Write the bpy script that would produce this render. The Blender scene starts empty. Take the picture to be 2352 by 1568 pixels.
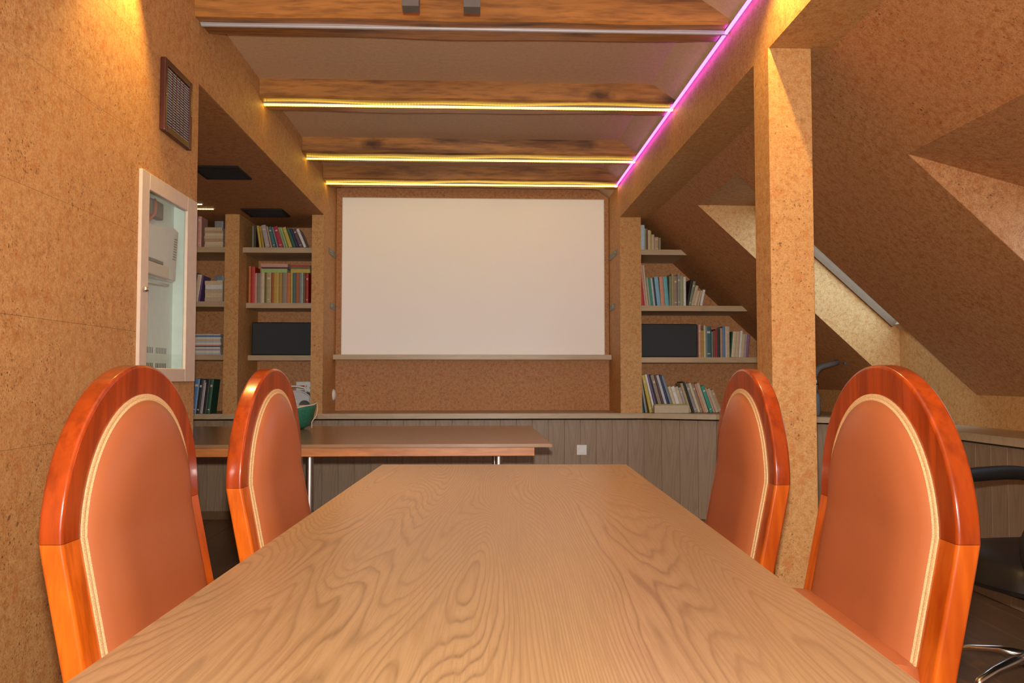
import bpy, bmesh, math, random
from mathutils import Vector, Matrix
random.seed(7)
R = math.radians
SC = bpy.context.scene
COL = SC.collection

# ------------------------------------------------------------------ camera
F = 1898.0
yaw = math.atan(76 / F); pitch = math.atan(82 / F)
cam_d = bpy.data.cameras.new('camera'); cam = bpy.data.objects.new('camera', cam_d); COL.objects.link(cam)
cam_d.sensor_width = 36.0; cam_d.lens = F / 2352 * 36.0; cam_d.clip_start = 0.02
cam.location = (0, 0, 1.08)
cam.rotation_euler = (R(90) + pitch, 0, -yaw)
SC.camera = cam

# ------------------------------------------------------------------ world, exposure
SC.view_settings.view_transform = 'Standard'; SC.view_settings.look = 'None'
SC.view_settings.gamma = 1.0; SC.view_settings.use_curve_mapping = False
SC.view_settings.exposure = 0.0
W = bpy.data.worlds.new('world'); SC.world = W; W.use_nodes = True
bg = W.node_tree.nodes['Background']; bg.inputs[0].default_value = (0.55, 0.76, 1.0, 1); bg.inputs[1].default_value = 5.0

def light(name, typ, loc, energy, color, rot=(0, 0, 0), **kw):
    d = bpy.data.lights.new(name, typ); d.energy = energy; d.color = color
    for k, v in kw.items(): setattr(d, k, v)
    o = bpy.data.objects.new(name, d); COL.objects.link(o); o.location = loc; o.rotation_euler = rot
    return o
# the camera's built-in flash
light('camera_flash_core', 'POINT', (0.0, 0.0, 1.186), 16.0, (1.0, 0.92, 0.82), shadow_soft_size=0.02)
fl_ = light('camera_flash', 'POINT', (0.0, 0.0, 1.185), 74.0, (1.0, 0.92, 0.82), shadow_soft_size=0.02)
fl_.data.use_nodes = True; nt_ = fl_.data.node_tree
lf_ = nt_.nodes.new('ShaderNodeLightFalloff'); lf_.inputs[0].default_value = 1.0
nt_.links.new(lf_.outputs['Linear'], nt_.nodes['Emission'].inputs['Strength'])
# soft fill light added behind the photographer, in place of window daylight
light('gable_fill', 'AREA', (0.1, -2.40, 1.55), 18.0, (1.0, 0.93, 0.84), (R(90), 0, 0), shape='RECTANGLE', size=2.0, size_y=1.5)
# warm recessed downlights washing the left wall and the right beam
light('downlight_beam_left', 'SPOT', (-1.10, 2.80, 2.69), 85.0, (1.0, 0.60, 0.16), (R(-6), R(4), 0), spot_size=R(74), spot_blend=0.7, shadow_soft_size=0.015)
light('downlight_beam_right', 'SPOT', (0.99, 2.78, 2.69), 80.0, (1.0, 0.62, 0.18), (R(8), R(-3), 0), spot_size=R(112), spot_blend=0.6, shadow_soft_size=0.015)
# unseen fill light added over the near end of the table
light('ceiling_fill', 'AREA', (0.0, 1.1, 2.66), 7.0, (1.0, 0.86, 0.66), (0, 0, 0), shape='RECTANGLE', size=1.3, size_y=2.0)

# ------------------------------------------------------------------ material helpers
MATS = {}
class N:
    def __init__(s, name):
        s.m = bpy.data.materials.new(name); s.m.use_nodes = True; s.t = s.m.node_tree
        s.b = s.t.nodes['Principled BSDF']; MATS[name] = s.m
        s.tc = s.t.nodes.new('ShaderNodeTexCoord')
    def n(s, typ, **kw):
        x = s.t.nodes.new(typ)
        for k, v in kw.items(): setattr(x, k, v)
        return x
    def l(s, a, b): s.t.links.new(a, b)
    def mapping(s, sc=(1, 1, 1), rot=(0, 0, 0), src='Object'):
        m = s.n('ShaderNodeMapping'); m.inputs['Scale'].default_value = sc; m.inputs['Rotation'].default_value = rot
        s.l(s.tc.outputs[src], m.inputs['Vector']); return m.outputs[0]
    def noise(s, vec, scale, detail=3, rough=0.5, dist=0):
        x = s.n('ShaderNodeTexNoise'); x.inputs['Scale'].default_value = scale; x.inputs['Detail'].default_value = detail
        x.inputs['Roughness'].default_value = rough; x.inputs['Distortion'].default_value = dist
        s.l(vec, x.inputs['Vector']); return x.outputs['Fac']
    def ramp(s, fac, stops):
        x = s.n('ShaderNodeValToRGB'); e = x.color_ramp.elements
        while len(e) < len(stops): e.new(0.5)
        for i, (p, c) in enumerate(stops):
            e[i].position = p; e[i].color = (c[0], c[1], c[2], 1) if not isinstance(c, (int, float)) else (c, c, c, 1)
        s.l(fac, x.inputs[0]); return x.outputs[0]
    def math(s, op, a, b=None, c=None):
        x = s.n('ShaderNodeMath', operation=op)
        for i, v in enumerate((a, b, c)):
            if v is None: continue
            if isinstance(v, (int, float)): x.inputs[i].default_value = v
            else: s.l(v, x.inputs[i])
        return x.outputs[0]
    def mix(s, fac, a, b, mode='MIX'):
        x = s.n('ShaderNodeMix', data_type='RGBA', blend_type=mode)
        for inp, v in ((x.inputs[0], fac), (x.inputs[6], a), (x.inputs[7], b)):
            if isinstance(v, (int, float)): inp.default_value = v
            elif isinstance(v, tuple): inp.default_value = (v[0], v[1], v[2], 1)
            else: s.l(v, inp)
        return x.outputs[2]
    def bump(s, h, strength=0.3, dist=0.002):
        x = s.n('ShaderNodeBump'); x.inputs['Strength'].default_value = strength; x.inputs['Distance'].default_value = dist
        s.l(h, x.inputs['Height']); s.l(x.outputs[0], s.b.inputs['Normal'])
    def set(s, color=None, rough=None, metal=None, coat=None, spec=None, coat_rough=None):
        if color is not None:
            if isinstance(color, tuple): s.b.inputs['Base Color'].default_value = (*color, 1)
            else: s.l(color, s.b.inputs['Base Color'])
        if rough is not None:
            if isinstance(rough, (int, float)): s.b.inputs['Roughness'].default_value = rough
            else: s.l(rough, s.b.inputs['Roughness'])
        if metal is not None: s.b.inputs['Metallic'].default_value = metal
        if coat is not None: s.b.inputs['Coat Weight'].default_value = coat
        if coat_rough is not None: s.b.inputs['Coat Roughness'].default_value = coat_rough
        if spec is not None: s.b.inputs['Specular IOR Level'].default_value = spec

def plain(name, color, rough=0.5, metal=0.0, coat=0.0, spec=0.5, var=0.08, scale=30):
    s = N(name); v = s.mapping((1, 1, 1)); n = s.noise(v, scale, 3)
    k = s.ramp(n, [(0.3, 1 - var), (0.7, 1 + var * 0.0 + 0.0)])
    c = s.mix(1.0, color, k, 'MULTIPLY'); s.set(c, rough, metal, coat, spec); return s.m

def cork(name, light_c, mid_c, dark_c, speck=1.0, rough=0.62, spec=0.35, stretch=(1, 1, 1)):
    s = N(name)
    v = s.mapping(stretch)
    big = s.noise(v, 2.6, 3, 0.55)
    grn = s.noise(v, 42, 5, 0.72)
    fine = s.noise(v, 170, 3, 0.6)
    c = s.ramp(grn, [(0.30, dark_c), (0.45, mid_c), (0.56, light_c), (0.78, tuple(min(1, x * 1.12) for x in light_c))])
    c = s.mix(s.ramp(big, [(0.35, 0.0), (0.68, 0.45)]), c, mid_c)
    c = s.mix(s.math('MULTIPLY', s.ramp(s.noise(v, 24, 4, 0.68), [(0.54, 0.0), (0.66, 0.7)]), speck), c, (dark_c[0] * 1.5, dark_c[1] * 1.25, dark_c[2]))
    c = s.mix(s.ramp(fine, [(0.35, 0.5), (0.58, 0.0)]), c, dark_c)
    # bark specks: two voronoi layers gated by noise
    for sc, thr, gate, amt in ((32, 0.16, 0.50, 0.88), (66, 0.24, 0.34, 0.85), (140, 0.32, 0.30, 0.65)):
        vo = s.n('ShaderNodeTexVoronoi'); vo.inputs['Scale'].default_value = sc; vo.inputs['Randomness'].default_value = 1
        wob = s.n('ShaderNodeVectorMath', operation='ADD')
        nz = s.n('ShaderNodeTexNoise'); nz.inputs['Scale'].default_value = sc * 1.6; nz.inputs['Detail'].default_value = 2
        s.l(v, nz.inputs['Vector'])
        sc2 = s.n('ShaderNodeVectorMath', operation='SCALE'); sc2.inputs['Scale'].default_value = 0.9 / sc
        s.l(nz.outputs['Color'], sc2.inputs[0]); s.l(v, wob.inputs[0]); s.l(sc2.outputs[0], wob.inputs[1])
        s.l(wob.outputs[0], vo.inputs['Vector'])
        dot = s.ramp(vo.outputs['Distance'], [(thr * 0.45, 1.0), (thr * 1.1, 0.0)])
        sep = s.n('ShaderNodeSeparateColor'); s.l(vo.outputs['Color'], sep.inputs[0])
        g = s.ramp(sep.outputs[0], [(gate + 0.18, 0.0), (gate + 0.30, 1.0)])
        cl = s.ramp(s.noise(v, 5.0, 2), [(0.42, 0.25), (0.6, 1.0)])
        m = s.math('MULTIPLY', s.math('MULTIPLY', dot, g), cl)
        c = s.mix(s.math('MULTIPLY', m, amt * speck), c, tuple(x * 0.30 for x in dark_c))
    s.set(c, rough, spec=spec)
    s.bump(s.math('ADD', grn, s.math('MULTIPLY', fine, 0.6)), 0.35, 0.0015)
    return s.m

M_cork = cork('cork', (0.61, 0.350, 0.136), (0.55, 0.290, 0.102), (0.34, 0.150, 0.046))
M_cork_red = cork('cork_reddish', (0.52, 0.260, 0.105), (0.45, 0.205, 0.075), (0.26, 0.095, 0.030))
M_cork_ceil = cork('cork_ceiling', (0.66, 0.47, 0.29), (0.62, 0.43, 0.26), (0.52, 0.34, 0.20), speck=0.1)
M_core = plain('wall_core', (0.42, 0.22, 0.09), 0.9)

def lam_wood(name, c_lo, c_hi, line, axis='y', ring=7.0, rough=0.42, coat=0.0, spec=0.5, fib=1.0, linea=0.75, wob=1.0):
    """board with cathedral grain running along the given local axis"""
    s = N(name)
    if axis == 'y': m1, m2 = (1, .16, 1), (1, .02, 1)
    elif axis == 'x': m1, m2 = (.16, 1, 1), (.02, 1, 1)
    else: m1, m2 = (1, 1, .16), (1, 1, .02)
    v1 = s.mapping(m1); v2 = s.mapping(m2)
    f1 = s.noise(v1, 3.1, 2, 0.45, 0.25 * wob)
    f1b = s.noise(v1, 14.0, 2, 0.5)
    ph = s.math('ADD', s.math('MULTIPLY', f1, ring * 9.0), s.math('MULTIPLY', f1b, 1.1 * wob))
    fr = s.math('FRACT', ph)
    ln = s.ramp(fr, [(0.0, 0.15), (0.55, 0.0), (0.86, 0.9), (0.94, 1.0), (1.0, 0.15)])
    fb = s.noise(v2, 260, 3, 0.6)
    tone = s.noise(v1, 5, 3)
    c = s.mix(s.ramp(tone, [(0.3, 0.0), (0.7, 1.0)]), c_lo, c_hi)
    c = s.mix(s.math('MULTIPLY', ln, s.math('MULTIPLY', s.ramp(fb, [(0.3, 0.3), (0.6, 1.0)]), linea)), c, line)
    c = s.mix(s.math('MULTIPLY', s.ramp(fb, [(0.38, 1.0), (0.56, 0.0)]), 0.35 * fib), c, line)
    s.set(c, rough, coat=coat, spec=spec, coat_rough=0.12)
    s.bump(s.math('ADD', fb, ln), 0.12, 0.0006)
    return s.m
s = N('oak_laminate'); v = s.mapping((1, .105, 1)); vf = s.mapping((1, .018, 1)); sp = s.n('ShaderNodeSeparateXYZ'); s.l(s.mapping(), sp.inputs[0])
n1 = s.noise(v, 3.4, 1.5, 0.45); n2 = s.noise(v, 22, 2, 0.5)
ph = s.math('ADD', s.math('ADD', s.math('MULTIPLY', sp.outputs[0], 62.0), s.math('MULTIPLY', n1, 92.0)), s.math('MULTIPLY', n2, 2.6))
fr = s.math('FRACT', ph); ln = s.ramp(fr, [(0.0, 0.2), (0.25, 0.0), (0.62, 0.15), (0.86, 1.0), (1.0, 0.2)])
fr2 = s.math('FRACT', s.math('MULTIPLY', ph, 3.0)); ln2 = s.ramp(fr2, [(0.0, 0.0), (0.5, 0.0), (0.85, 1.0), (1.0, 0.0)])
fb = s.noise(vf, 330, 3, 0.6); pat = s.noise(v, 8, 2)
c = s.mix(s.ramp(s.noise(v, 4, 2), [(0.3, 0.0), (0.7, 1.0)]), (0.405, 0.262, 0.136), (0.465, 0.308, 0.164))
k = s.math('MULTIPLY', ln, s.math('MULTIPLY', s.ramp(fb, [(0.3, 0.35), (0.6, 1.0)]), s.ramp(pat, [(0.3, 0.35), (0.65, 0.95)])))
c = s.mix(s.math('MULTIPLY', k, 0.92), c, (0.185, 0.103, 0.050))
c = s.mix(s.math('MULTIPLY', ln2, 0.16), c, (0.30, 0.17, 0.08))
c = s.mix(s.math('MULTIPLY', s.ramp(fb, [(0.38, 1.0), (0.55, 0.0)]), 0.45), c, (0.29, 0.165, 0.078))
s.set(c, 0.31, spec=0.45); s.bump(fb, 0.05, 0.0003); M_table = s.m
M_desk = lam_wood('desk_laminate', (0.33, 0.19, 0.095), (0.38, 0.225, 0.118), (0.20, 0.11, 0.055), 'x', ring=3, rough=0.25, linea=0.4)
M_panel = lam_wood('grey_oak_board', (0.285, 0.192, 0.118), (0.33, 0.226, 0.142), (0.15, 0.09, 0.052), 'z', ring=2.6, rough=0.5, linea=0.45)
M_ledge = lam_wood('pale_oak_ledge', (0.45, 0.33, 0.20), (0.50, 0.37, 0.23), (0.32, 0.22, 0.12), 'x', ring=2.2, rough=0.4, linea=0.35)
M_floor = lam_wood('floor_laminate', (0.16, 0.085, 0.040), (0.20, 0.108, 0.052), (0.08, 0.038, 0.018), 'y', ring=3.0, rough=0.35, linea=0.5)

def pine(name, base, dark, axis='x', coat=0.15, rough=0.4, knots=1.0):
    s = N(name)
    m1 = {'x': (.12, 1, 1), 'y': (1, .12, 1), 'z': (1, 1, .12)}[axis]
    v = s.mapping(m1); v0 = s.mapping((1, 1, 1))
    f = s.noise(v, 9, 4, 0.6, 0.6)
    c = s.ramp(f, [(0.30, dark), (0.48, base), (0.62, tuple(min(1, x * 1.35) for x in base)), (0.75, base)])
    st = s.noise(v, 60, 3, 0.6)
    c = s.mix(s.ramp(st, [(0.35, 0.45), (0.55, 0.0)]), c, dark)
    vk = s.mapping({'x': (.45, 1, 1), 'y': (1, .45, 1), 'z': (1, 1, .45)}[axis])
    vo = s.n('ShaderNodeTexVoronoi'); vo.inputs['Scale'].default_value = 4.5; s.l(vk, vo.inputs['Vector'])
    k = s.ramp(s.math('ADD', vo.outputs['Distance'], s.math('MULTIPLY', s.noise(v0, 30, 2), 0.12)), [(0.10, 1.0), (0.17, 0.6), (0.26, 0.0)])
    c = s.mix(s.math('MULTIPLY', k, 0.85 * knots), c, tuple(x * 0.35 for x in dark))
    s.set(c, rough, coat=coat, coat_rough=0.25); s.bump(st, 0.3, 0.001); return s.m
M_beam = pine('stained_pine_beam', (0.36, 0.155, 0.036), (0.085, 0.030, 0.010))
M_apron = pine('pine_apron', (0.60, 0.21, 0.048), (0.38, 0.10, 0.025), knots=0.7)
M_arch = pine('lacquered_wood_red', (0.33, 0.044, 0.003), (0.15, 0.014, 0.002), axis='z', coat=1.0, rough=0.28, knots=0)
M_stile = pine('lacquered_wood_orange', (0.58, 0.115, 0.006), (0.34, 0.045, 0.003), axis='z', coat=1.0, rough=0.28, knots=0)
for m in (M_arch, M_stile):
    m.node_tree.nodes['Principled BSDF'].inputs['Coat Roughness'].default_value = 0.1; m.node_tree.nodes['Principled BSDF'].inputs['Coat Weight'].default_value = 0.55; m.node_tree.nodes['Principled BSDF'].inputs['Specular IOR Level'].default_value = 0.3

s = N('terracotta_leatherette'); v = s.mapping()
vo = s.n('ShaderNodeTexVoronoi'); vo.inputs['Scale'].default_value = 420; s.l(v, vo.inputs['Vector'])
s.set(s.mix(s.ramp(s.noise(v, 4, 2), [(0.3, 0.0), (0.7, 1.0)]), (0.40, 0.118, 0.042), (0.45, 0.134, 0.048)), 0.38, spec=0.45)
s.bump(vo.outputs['Distance'], 0.16, 0.0007); M_leather = s.m
s = N('cream_braid'); v = s.mapping()
wv = s.n('ShaderNodeTexVoronoi'); wv.inputs['Scale'].default_value = 520; s.l(v, wv.inputs['Vector'])
s.set(s.mix(s.ramp(wv.outputs['Distance'], [(0.25, 0.0), (0.75, 1.0)]), (0.78, 0.55, 0.28), (0.58, 0.36, 0.16)), 0.8)
s.bump(wv.outputs['Distance'], 0.35, 0.0015); M_braid = s.m

s = N('glossy_white_screen'); s.set((0.95, 0.93, 0.90), 0.5, spec=0.08); M_screen = s.m
M_white = plain('white_plastic', (0.78, 0.76, 0.72), 0.35)
M_cream = plain('cream_enamel', (0.66, 0.55, 0.44), 0.4)
M_cabin = plain('cabinet_inside', (0.78, 0.84, 0.79), 0.5)
M_grey = plain('dark_grey_plastic', (0.13, 0.12, 0.115), 0.45)
M_midgrey = plain('grey_rubber', (0.13, 0.13, 0.14), 0.5)
M_black = plain('black_leather', (0.010, 0.009, 0.009), 0.42, spec=0.3)
M_blackmat = plain('black_matte', (0.014, 0.011, 0.010), 0.6, spec=0.3)
M_brownmetal = plain('brown_enamel', (0.075, 0.018, 0.012), 0.35)
M_copper = plain('red_cable', (0.45, 0.12, 0.09), 0.4)
M_steel = plain('chrome', (0.72, 0.72, 0.74), 0.22, metal=1.0, var=0.02)
M_silver = plain('silver_plastic', (0.60, 0.61, 0.63), 0.3, metal=0.2)
M_satin = plain('satin_steel', (0.80, 0.80, 0.80), 0.34, metal=1.0, var=0.02)
M_alu = plain('brushed_aluminium', (0.40, 0.385, 0.39), 0.45, metal=0.15, var=0.05)
M_zinc = plain('dull_zinc', (0.24, 0.25, 0.22), 0.6, metal=0.2)
M_brass = plain('brass', (0.80, 0.58, 0.22), 0.25, metal=1.0)
M_red = plain('red_switch', (0.45, 0.02, 0.02), 0.35)
M_pages = plain('book_pages', (0.62, 0.53, 0.40), 0.8)
s = N('speaker_cloth'); v = s.mapping()
s.set(s.ramp(s.noise(v, 300, 2), [(0.35, (0.018, 0.022, 0.026)), (0.65, (0.045, 0.05, 0.056))]), 0.85); M_cloth = s.m
s = N('green_mesh'); v = s.mapping()
s.set(s.ramp(s.noise(v, 160, 2), [(0.35, (0.012, 0.10, 0.055)), (0.6, (0.03, 0.20, 0.115))]), 0.5); M_green = s.m
M_cord = plain('cream_cord', (0.74, 0.62, 0.44), 0.8)

def emit(name, col, strength, dots=None):
    s = N(name); s.b.inputs['Emission Color'].default_value = (*col, 1)
    s.set((0.8, 0.8, 0.75), 0.5)
    if dots:
        v = s.mapping(); sp = s.n('ShaderNodeSeparateXYZ'); s.l(v, sp.inputs[0])
        fr = s.math('FRACT', s.math('MULTIPLY', sp.outputs[dots[0]], dots[1]))
        e = s.ramp(fr, [(0.1, 0.35), (0.3, 1.0), (0.7, 1.0), (0.9, 0.35)])
        s.l(s.math('MULTIPLY', e, strength), s.b.inputs['Emission Strength'])
    else: s.b.inputs['Emission Strength'].default_value = strength
    return s.m
M_led_y = emit('yellow_led', (1.0, 0.62, 0.032), 15.0, (0, 60))
M_led_p = emit('magenta_led', (0.62, 0.055, 1.0), 11.0, (1, 70))
M_led_w = emit('warm_led_dots', (1.0, 0.62, 0.2), 6.0, (0, 45))
M_lamp = emit('lamp_face', (1.0, 0.7, 0.35), 6.0)
def glass(name, tint):
    s = N(name); t = s.t; t.nodes.remove(s.b)
    tr = s.n('ShaderNodeBsdfTransparent'); tr.inputs[0].default_value = (*tint, 1)
    gl = s.n('ShaderNodeBsdfGlossy'); gl.inputs['Roughness'].default_value = 0.02
    fr = s.n('ShaderNodeFresnel'); fr.inputs[0].default_value = 1.45
    mx = s.n('ShaderNodeMixShader'); ge = s.n('ShaderNodeNewGeometry'); s.l(s.math('MULTIPLY', fr.outputs[0], s.math('SUBTRACT', 1.0, ge.outputs['Backfacing'])), mx.inputs[0]); s.l(tr.outputs[0], mx.inputs[1]); s.l(gl.outputs[0], mx.inputs[2])
    s.l(mx.outputs[0], t.nodes['Material Output'].inputs[0]); return s.m
M_glass = glass('clear_glass', (0.93, 0.97, 0.96))

# ------------------------------------------------------------------ mesh helpers
def tag(o, label=None, cat=None, group=None, kind=None):
    if label: o['label'] = label
    if cat: o['category'] = cat
    if group: o['group'] = group
    if kind: o['kind'] = kind
    return o
def empty(name, loc=(0, 0, 0), rz=0.0):
    o = bpy.data.objects.new(name, None); COL.objects.link(o); o.location = loc; o.rotation_euler = (0, 0, rz)
    o.empty_display_size = 0.1; return o
def link(name, bm, mat, parent=None, smooth=False, loc=None, rot=None):
    bmesh.ops.recalc_face_normals(bm, faces=bm.faces)
    me = bpy.data.meshes.new(name); bm.to_mesh(me); bm.free()
    for m in (mat if isinstance(mat, (list, tuple)) else [mat]): me.materials.append(m)
    if smooth:
        for p in me.polygons: p.use_smooth = True
    o = bpy.data.objects.new(name, me); COL.objects.link(o)
    if parent: o.parent = parent
    if loc: o.location = loc
    if rot: o.rotation_euler = rot
    if smooth == 'auto':
        mod = None
        me.set_sharp_from_angle(angle=R(40))
    return o
def inst(src, parent=None, loc=None, rot=None):
    c = src.copy(); COL.objects.link(c)
    if parent is not None: c.parent = parent
    if loc: c.location = loc
    if rot: c.rotation_euler = rot
    return c
def abox(bm, x0, x1, y0, y1, z0, z1, mi=0, bev=0.0, seg=1):
    vs = [bm.verts.new((x, y, z)) for x in (x0, x1) for y in (y0, y1) for z in (z0, z1)]
    fs = [bm.faces.new([vs[i] for i in q]) for q in ((0, 1, 3, 2), (4, 6, 7, 5), (0, 4, 5, 1), (2, 3, 7, 6), (0, 2, 6, 4), (1, 5, 7, 3))]
    for f in fs: f.material_index = mi
    if bev:
        es = list({e for f in fs for e in f.edges})
        r = bmesh.ops.bevel(bm, geom=es, offset=bev, segments=seg, affect='EDGES', profile=0.5)
        for f in r['faces']: f.material_index = mi
    return vs
def box(name, x0, x1, y0, y1, z0, z1, mat, parent=None, bev=0.0, seg=1, smooth=False):
    bm = bmesh.new(); abox(bm, x0, x1, y0, y1, z0, z1, 0, bev, seg); return link(name, bm, mat, parent, smooth)
def prism(bm, pts, lo, hi, axis='y', mi=0):
    """extrude a 2-D polygon; axis = extrusion axis; pts in the two other axes in order"""
    def P(a, b, t):
        return {'y': (a, t, b), 'x': (t, a, b), 'z': (a, b, t)}[axis]
    A = [bm.verts.new(P(a, b, lo)) for a, b in pts]; B = [bm.verts.new(P(a, b, hi)) for a, b in pts]
    n = len(pts); fs = [bm.faces.new(A), bm.faces.new(B[::-1])]
    for i in range(n): fs.append(bm.faces.new((A[i], A[(i + 1) % n], B[(i + 1) % n], B[i])))
    for f in fs: f.material_index = mi
def tube(bm, pts, rad, seg=12, cap=True, mi=0):
    pts = [Vector(p) for p in pts]; rings = []
    up = None
    for i, p in enumerate(pts):
        t = (pts[min(i + 1, len(pts) - 1)] - pts[max(i - 1, 0)]).normalized()
        if up is None:
            up = Vector((0, 0, 1)) if abs(t.z) < 0.9 else Vector((1, 0, 0))
        a = t.cross(up).normalized(); b = a.cross(t).normalized(); up = b
        r = rad[i] if isinstance(rad, (list, tuple)) else rad
        if not isinstance(r, (list, tuple)): r = (r, r)
        rings.append([bm.verts.new(p + a * (math.cos(k * 2 * math.pi / seg) * r[0]) + b * (math.sin(k * 2 * math.pi / seg) * r[1])) for k in range(seg)])
    for q, w in zip(rings, rings[1:]):
        for k in range(seg):
            f = bm.faces.new((q[k], q[(k + 1) % seg], w[(k + 1) % seg], w[k])); f.material_index = mi
    if cap:
        bm.faces.new(rings[0][::-1]).material_index = mi; bm.faces.new(rings[-1]).material_index = mi
def lathe(bm, prof, seg=24, c=(0, 0, 0), axis='z', mi=0):
    rings = []
    for r, h in prof:
        ring = []
        for k in range(seg):
            a = k * 2 * math.pi / seg; x, y = r * math.cos(a), r * math.sin(a)
            p = {'z': (x, y, h), 'y': (x, h, y), 'x': (h, x, y)}[axis]
            ring.append(bm.verts.new((c[0] + p[0], c[1] + p[1], c[2] + p[2])))
        rings.append(ring)
    for q, w in zip(rings, rings[1:]):
        for k in range(seg): bm.faces.new((q[k], q[(k + 1) % seg], w[(k + 1) % seg], w[k])).material_index = mi
    for e in (rings[0], rings[-1]):
        try: bm.faces.new(e).material_index = mi
        except ValueError: pass
def structure(o, label=None):
    o['kind'] = 'structure'
    if label: o['label'] = label
    return o

# ------------------------------------------------------------------ room constants
XL, XR = -1.204, 1.108        # planes of the left wall / right beam
ZB = 2.34                     # underside of beam and alcove ceiling
ZC = 2.713                    # ceiling
YB = 7.0                      # back wall
YF = -2.45                    # wall behind the photographer
XA = -2.95                    # far side of left alcove
XK = 2.83                     # knee wall on the right
def roofz(x): return ZB - 0.92 * (x - 1.35)

# ---- floor made of laminate boards
floor = structure(box('floor', XA - .1, 3.3, YF, YB + .1, -0.06, -0.012, M_core), 'dark brown laminate floor')
bd = box('floor_board', 0, 0.19, 0, 1.2, -0.012, 0.0, M_floor, floor, bev=0.0012)
first = True
for i in range(32):
    x = XA + i * 0.192
    off = [0, -0.4, -0.8][i % 3]
    for j in range(6):
        y = 0.4 + off + j * 1.202
        if y > YB: continue
        if first: bd.location = (x, y, 0); first = False; continue
        inst(bd, floor, (x, y, 0))
# ---- back wall
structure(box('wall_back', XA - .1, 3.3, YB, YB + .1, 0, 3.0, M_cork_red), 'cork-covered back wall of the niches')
# ---- left wall with cork sheets and the cabinet recess
CY0, CY1, CZ0, CZ1 = 2.945, 3.518, 1.062, 1.818
bm = bmesh.new()
XO = XL - 0.22
abox(bm, XO, XL - .006, YF, CY0 + .01, 0, 3.0)
abox(bm, XO, XL - .006, CY1 - .01, 3.55, 0, 3.0)
abox(bm, XO, XL - .006, CY0 + .01, CY1 - .01, 0, CZ0 + .01)
abox(bm, XO, XL - .006, CY0 + .01, CY1 - .01, CZ1 - .01, 3.0)
abox(bm, XO, XO + .03, CY0, CY1, CZ0, CZ1)
abox(bm, XO, XL - .006, 3.55, YB, ZB + .02, 3.0)
wl = structure(link('wall_left', bm, M_core), 'cork-clad left wall')
def subtract(r, hole):
    y0, y1, z0, z1 = r; a0, a1, b0, b1 = hole
    if y1 <= a0 or y0 >= a1 or z1 <= b0 or z0 >= b1: return [r]
    out = []
    if y0 < a0: out.append((y0, a0, z0, z1))
    if y1 > a1: out.append((a1, y1, z0, z1))
    m0, m1 = max(y0, a0), min(y1, a1)
    if z0 < b0: out.append((m0, m1, z0, b0))
    if z1 > b1: out.append((m0, m1, b1, z1))
    return out
g = 0.0004
row = 0
z = 1.588 - 0.347 * 5
while z < ZC:
    z0, z1 = max(z, 0), min(z + 0.347, ZC)
    y = -0.7 - (0.45 if row % 2 else 0)
    while y < YB:
        y0, y1 = y, min(y + 0.92, YB)
        rects = [(y0 + g, y1 - g, z0 + g, z1 - g)]
        for hole in ((CY0 + .01, CY1 - .01, CZ0 + .01, CZ1 - .01), (3.55, 99, -1, ZB)):
            rects = [q for r in rects for q in subtract(r, hole)]
        rects = [r for r in rects if r[1] - r[0] > .004 and r[3] - r[2] > .004]
        if rects:
            bm = bmesh.new()
            for a, b, c, d in rects: abox(bm, XL - .007, XL, a, b, c, d)
            link('cork_sheet', bm, M_cork, wl)
        y += 0.92
    z += 0.347; row += 1

# ---- alcove (left bay) shell
bm = bmesh.new()
abox(bm, XA - .1, XA, 3.4, YB, 0, 3.0)
abox(bm, XA, XO, 3.40, 3.55, 0, 3.0)
structure(link('wall_alcove', bm, M_cork_red), 'cork wall closing the left alcove')
structure(box('ceiling_alcove', XA, XL - .007, 3.55, YB, ZB, ZB + .06, M_cork_red), 'low cork ceiling of the left alcove')
# ---- wall behind the photographer with an unseen window added for the fill light
bm = bmesh.new()
abox(bm, XO, -1.0, YF - .15, YF, 0, 3.0); abox(bm, 1.2, 3.3, YF - .15, YF, 0, 3.0)
abox(bm, -1.0, 1.2, YF - .15, YF, 0, .75); abox(bm, -1.0, 1.2, YF - .15, YF, 2.35, 3.0)
structure(link('wall_front', bm, M_cork), 'wall behind the photographer')
bm = bmesh.new()
for x0, x1, z0, z1 in ((-1.0, -.93, .75, 2.35), (1.13, 1.2, .75, 2.35), (.07, .13, .75, 2.35), (-1, 1.2, .75, .82), (-1, 1.2, 2.28, 2.35)):
    abox(bm, x0, x1, YF - .10, YF - .03, z0, z1)
w3 = structure(link('added_window', bm, M_white), 'unseen window added behind the photographer for the fill light')
box('pane', -.95, 1.15, YF - .07, YF - .065, .8, 2.3, M_glass, w3)

# ---- flat ceiling and the small slope beside the right beam
bm = bmesh.new()
prism(bm, [(XL - .007, ZC), (0.962, ZC), (XR + .02, 2.598), (XR + .02, 2.95), (XL - .007, 2.95)], YF, YB, 'y')
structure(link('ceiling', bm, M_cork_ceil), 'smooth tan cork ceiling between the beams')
# ---- right soffit beam
bm = bmesh.new(); prism(bm, [(XR, ZB), (1.352, ZB), (1.352, 2.70), (XR, 2.70)], YF, YB, 'y')
structure(link('trim_1', bm, M_cork), 'cork-clad beam along the right side carrying the magenta light strip')
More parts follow.
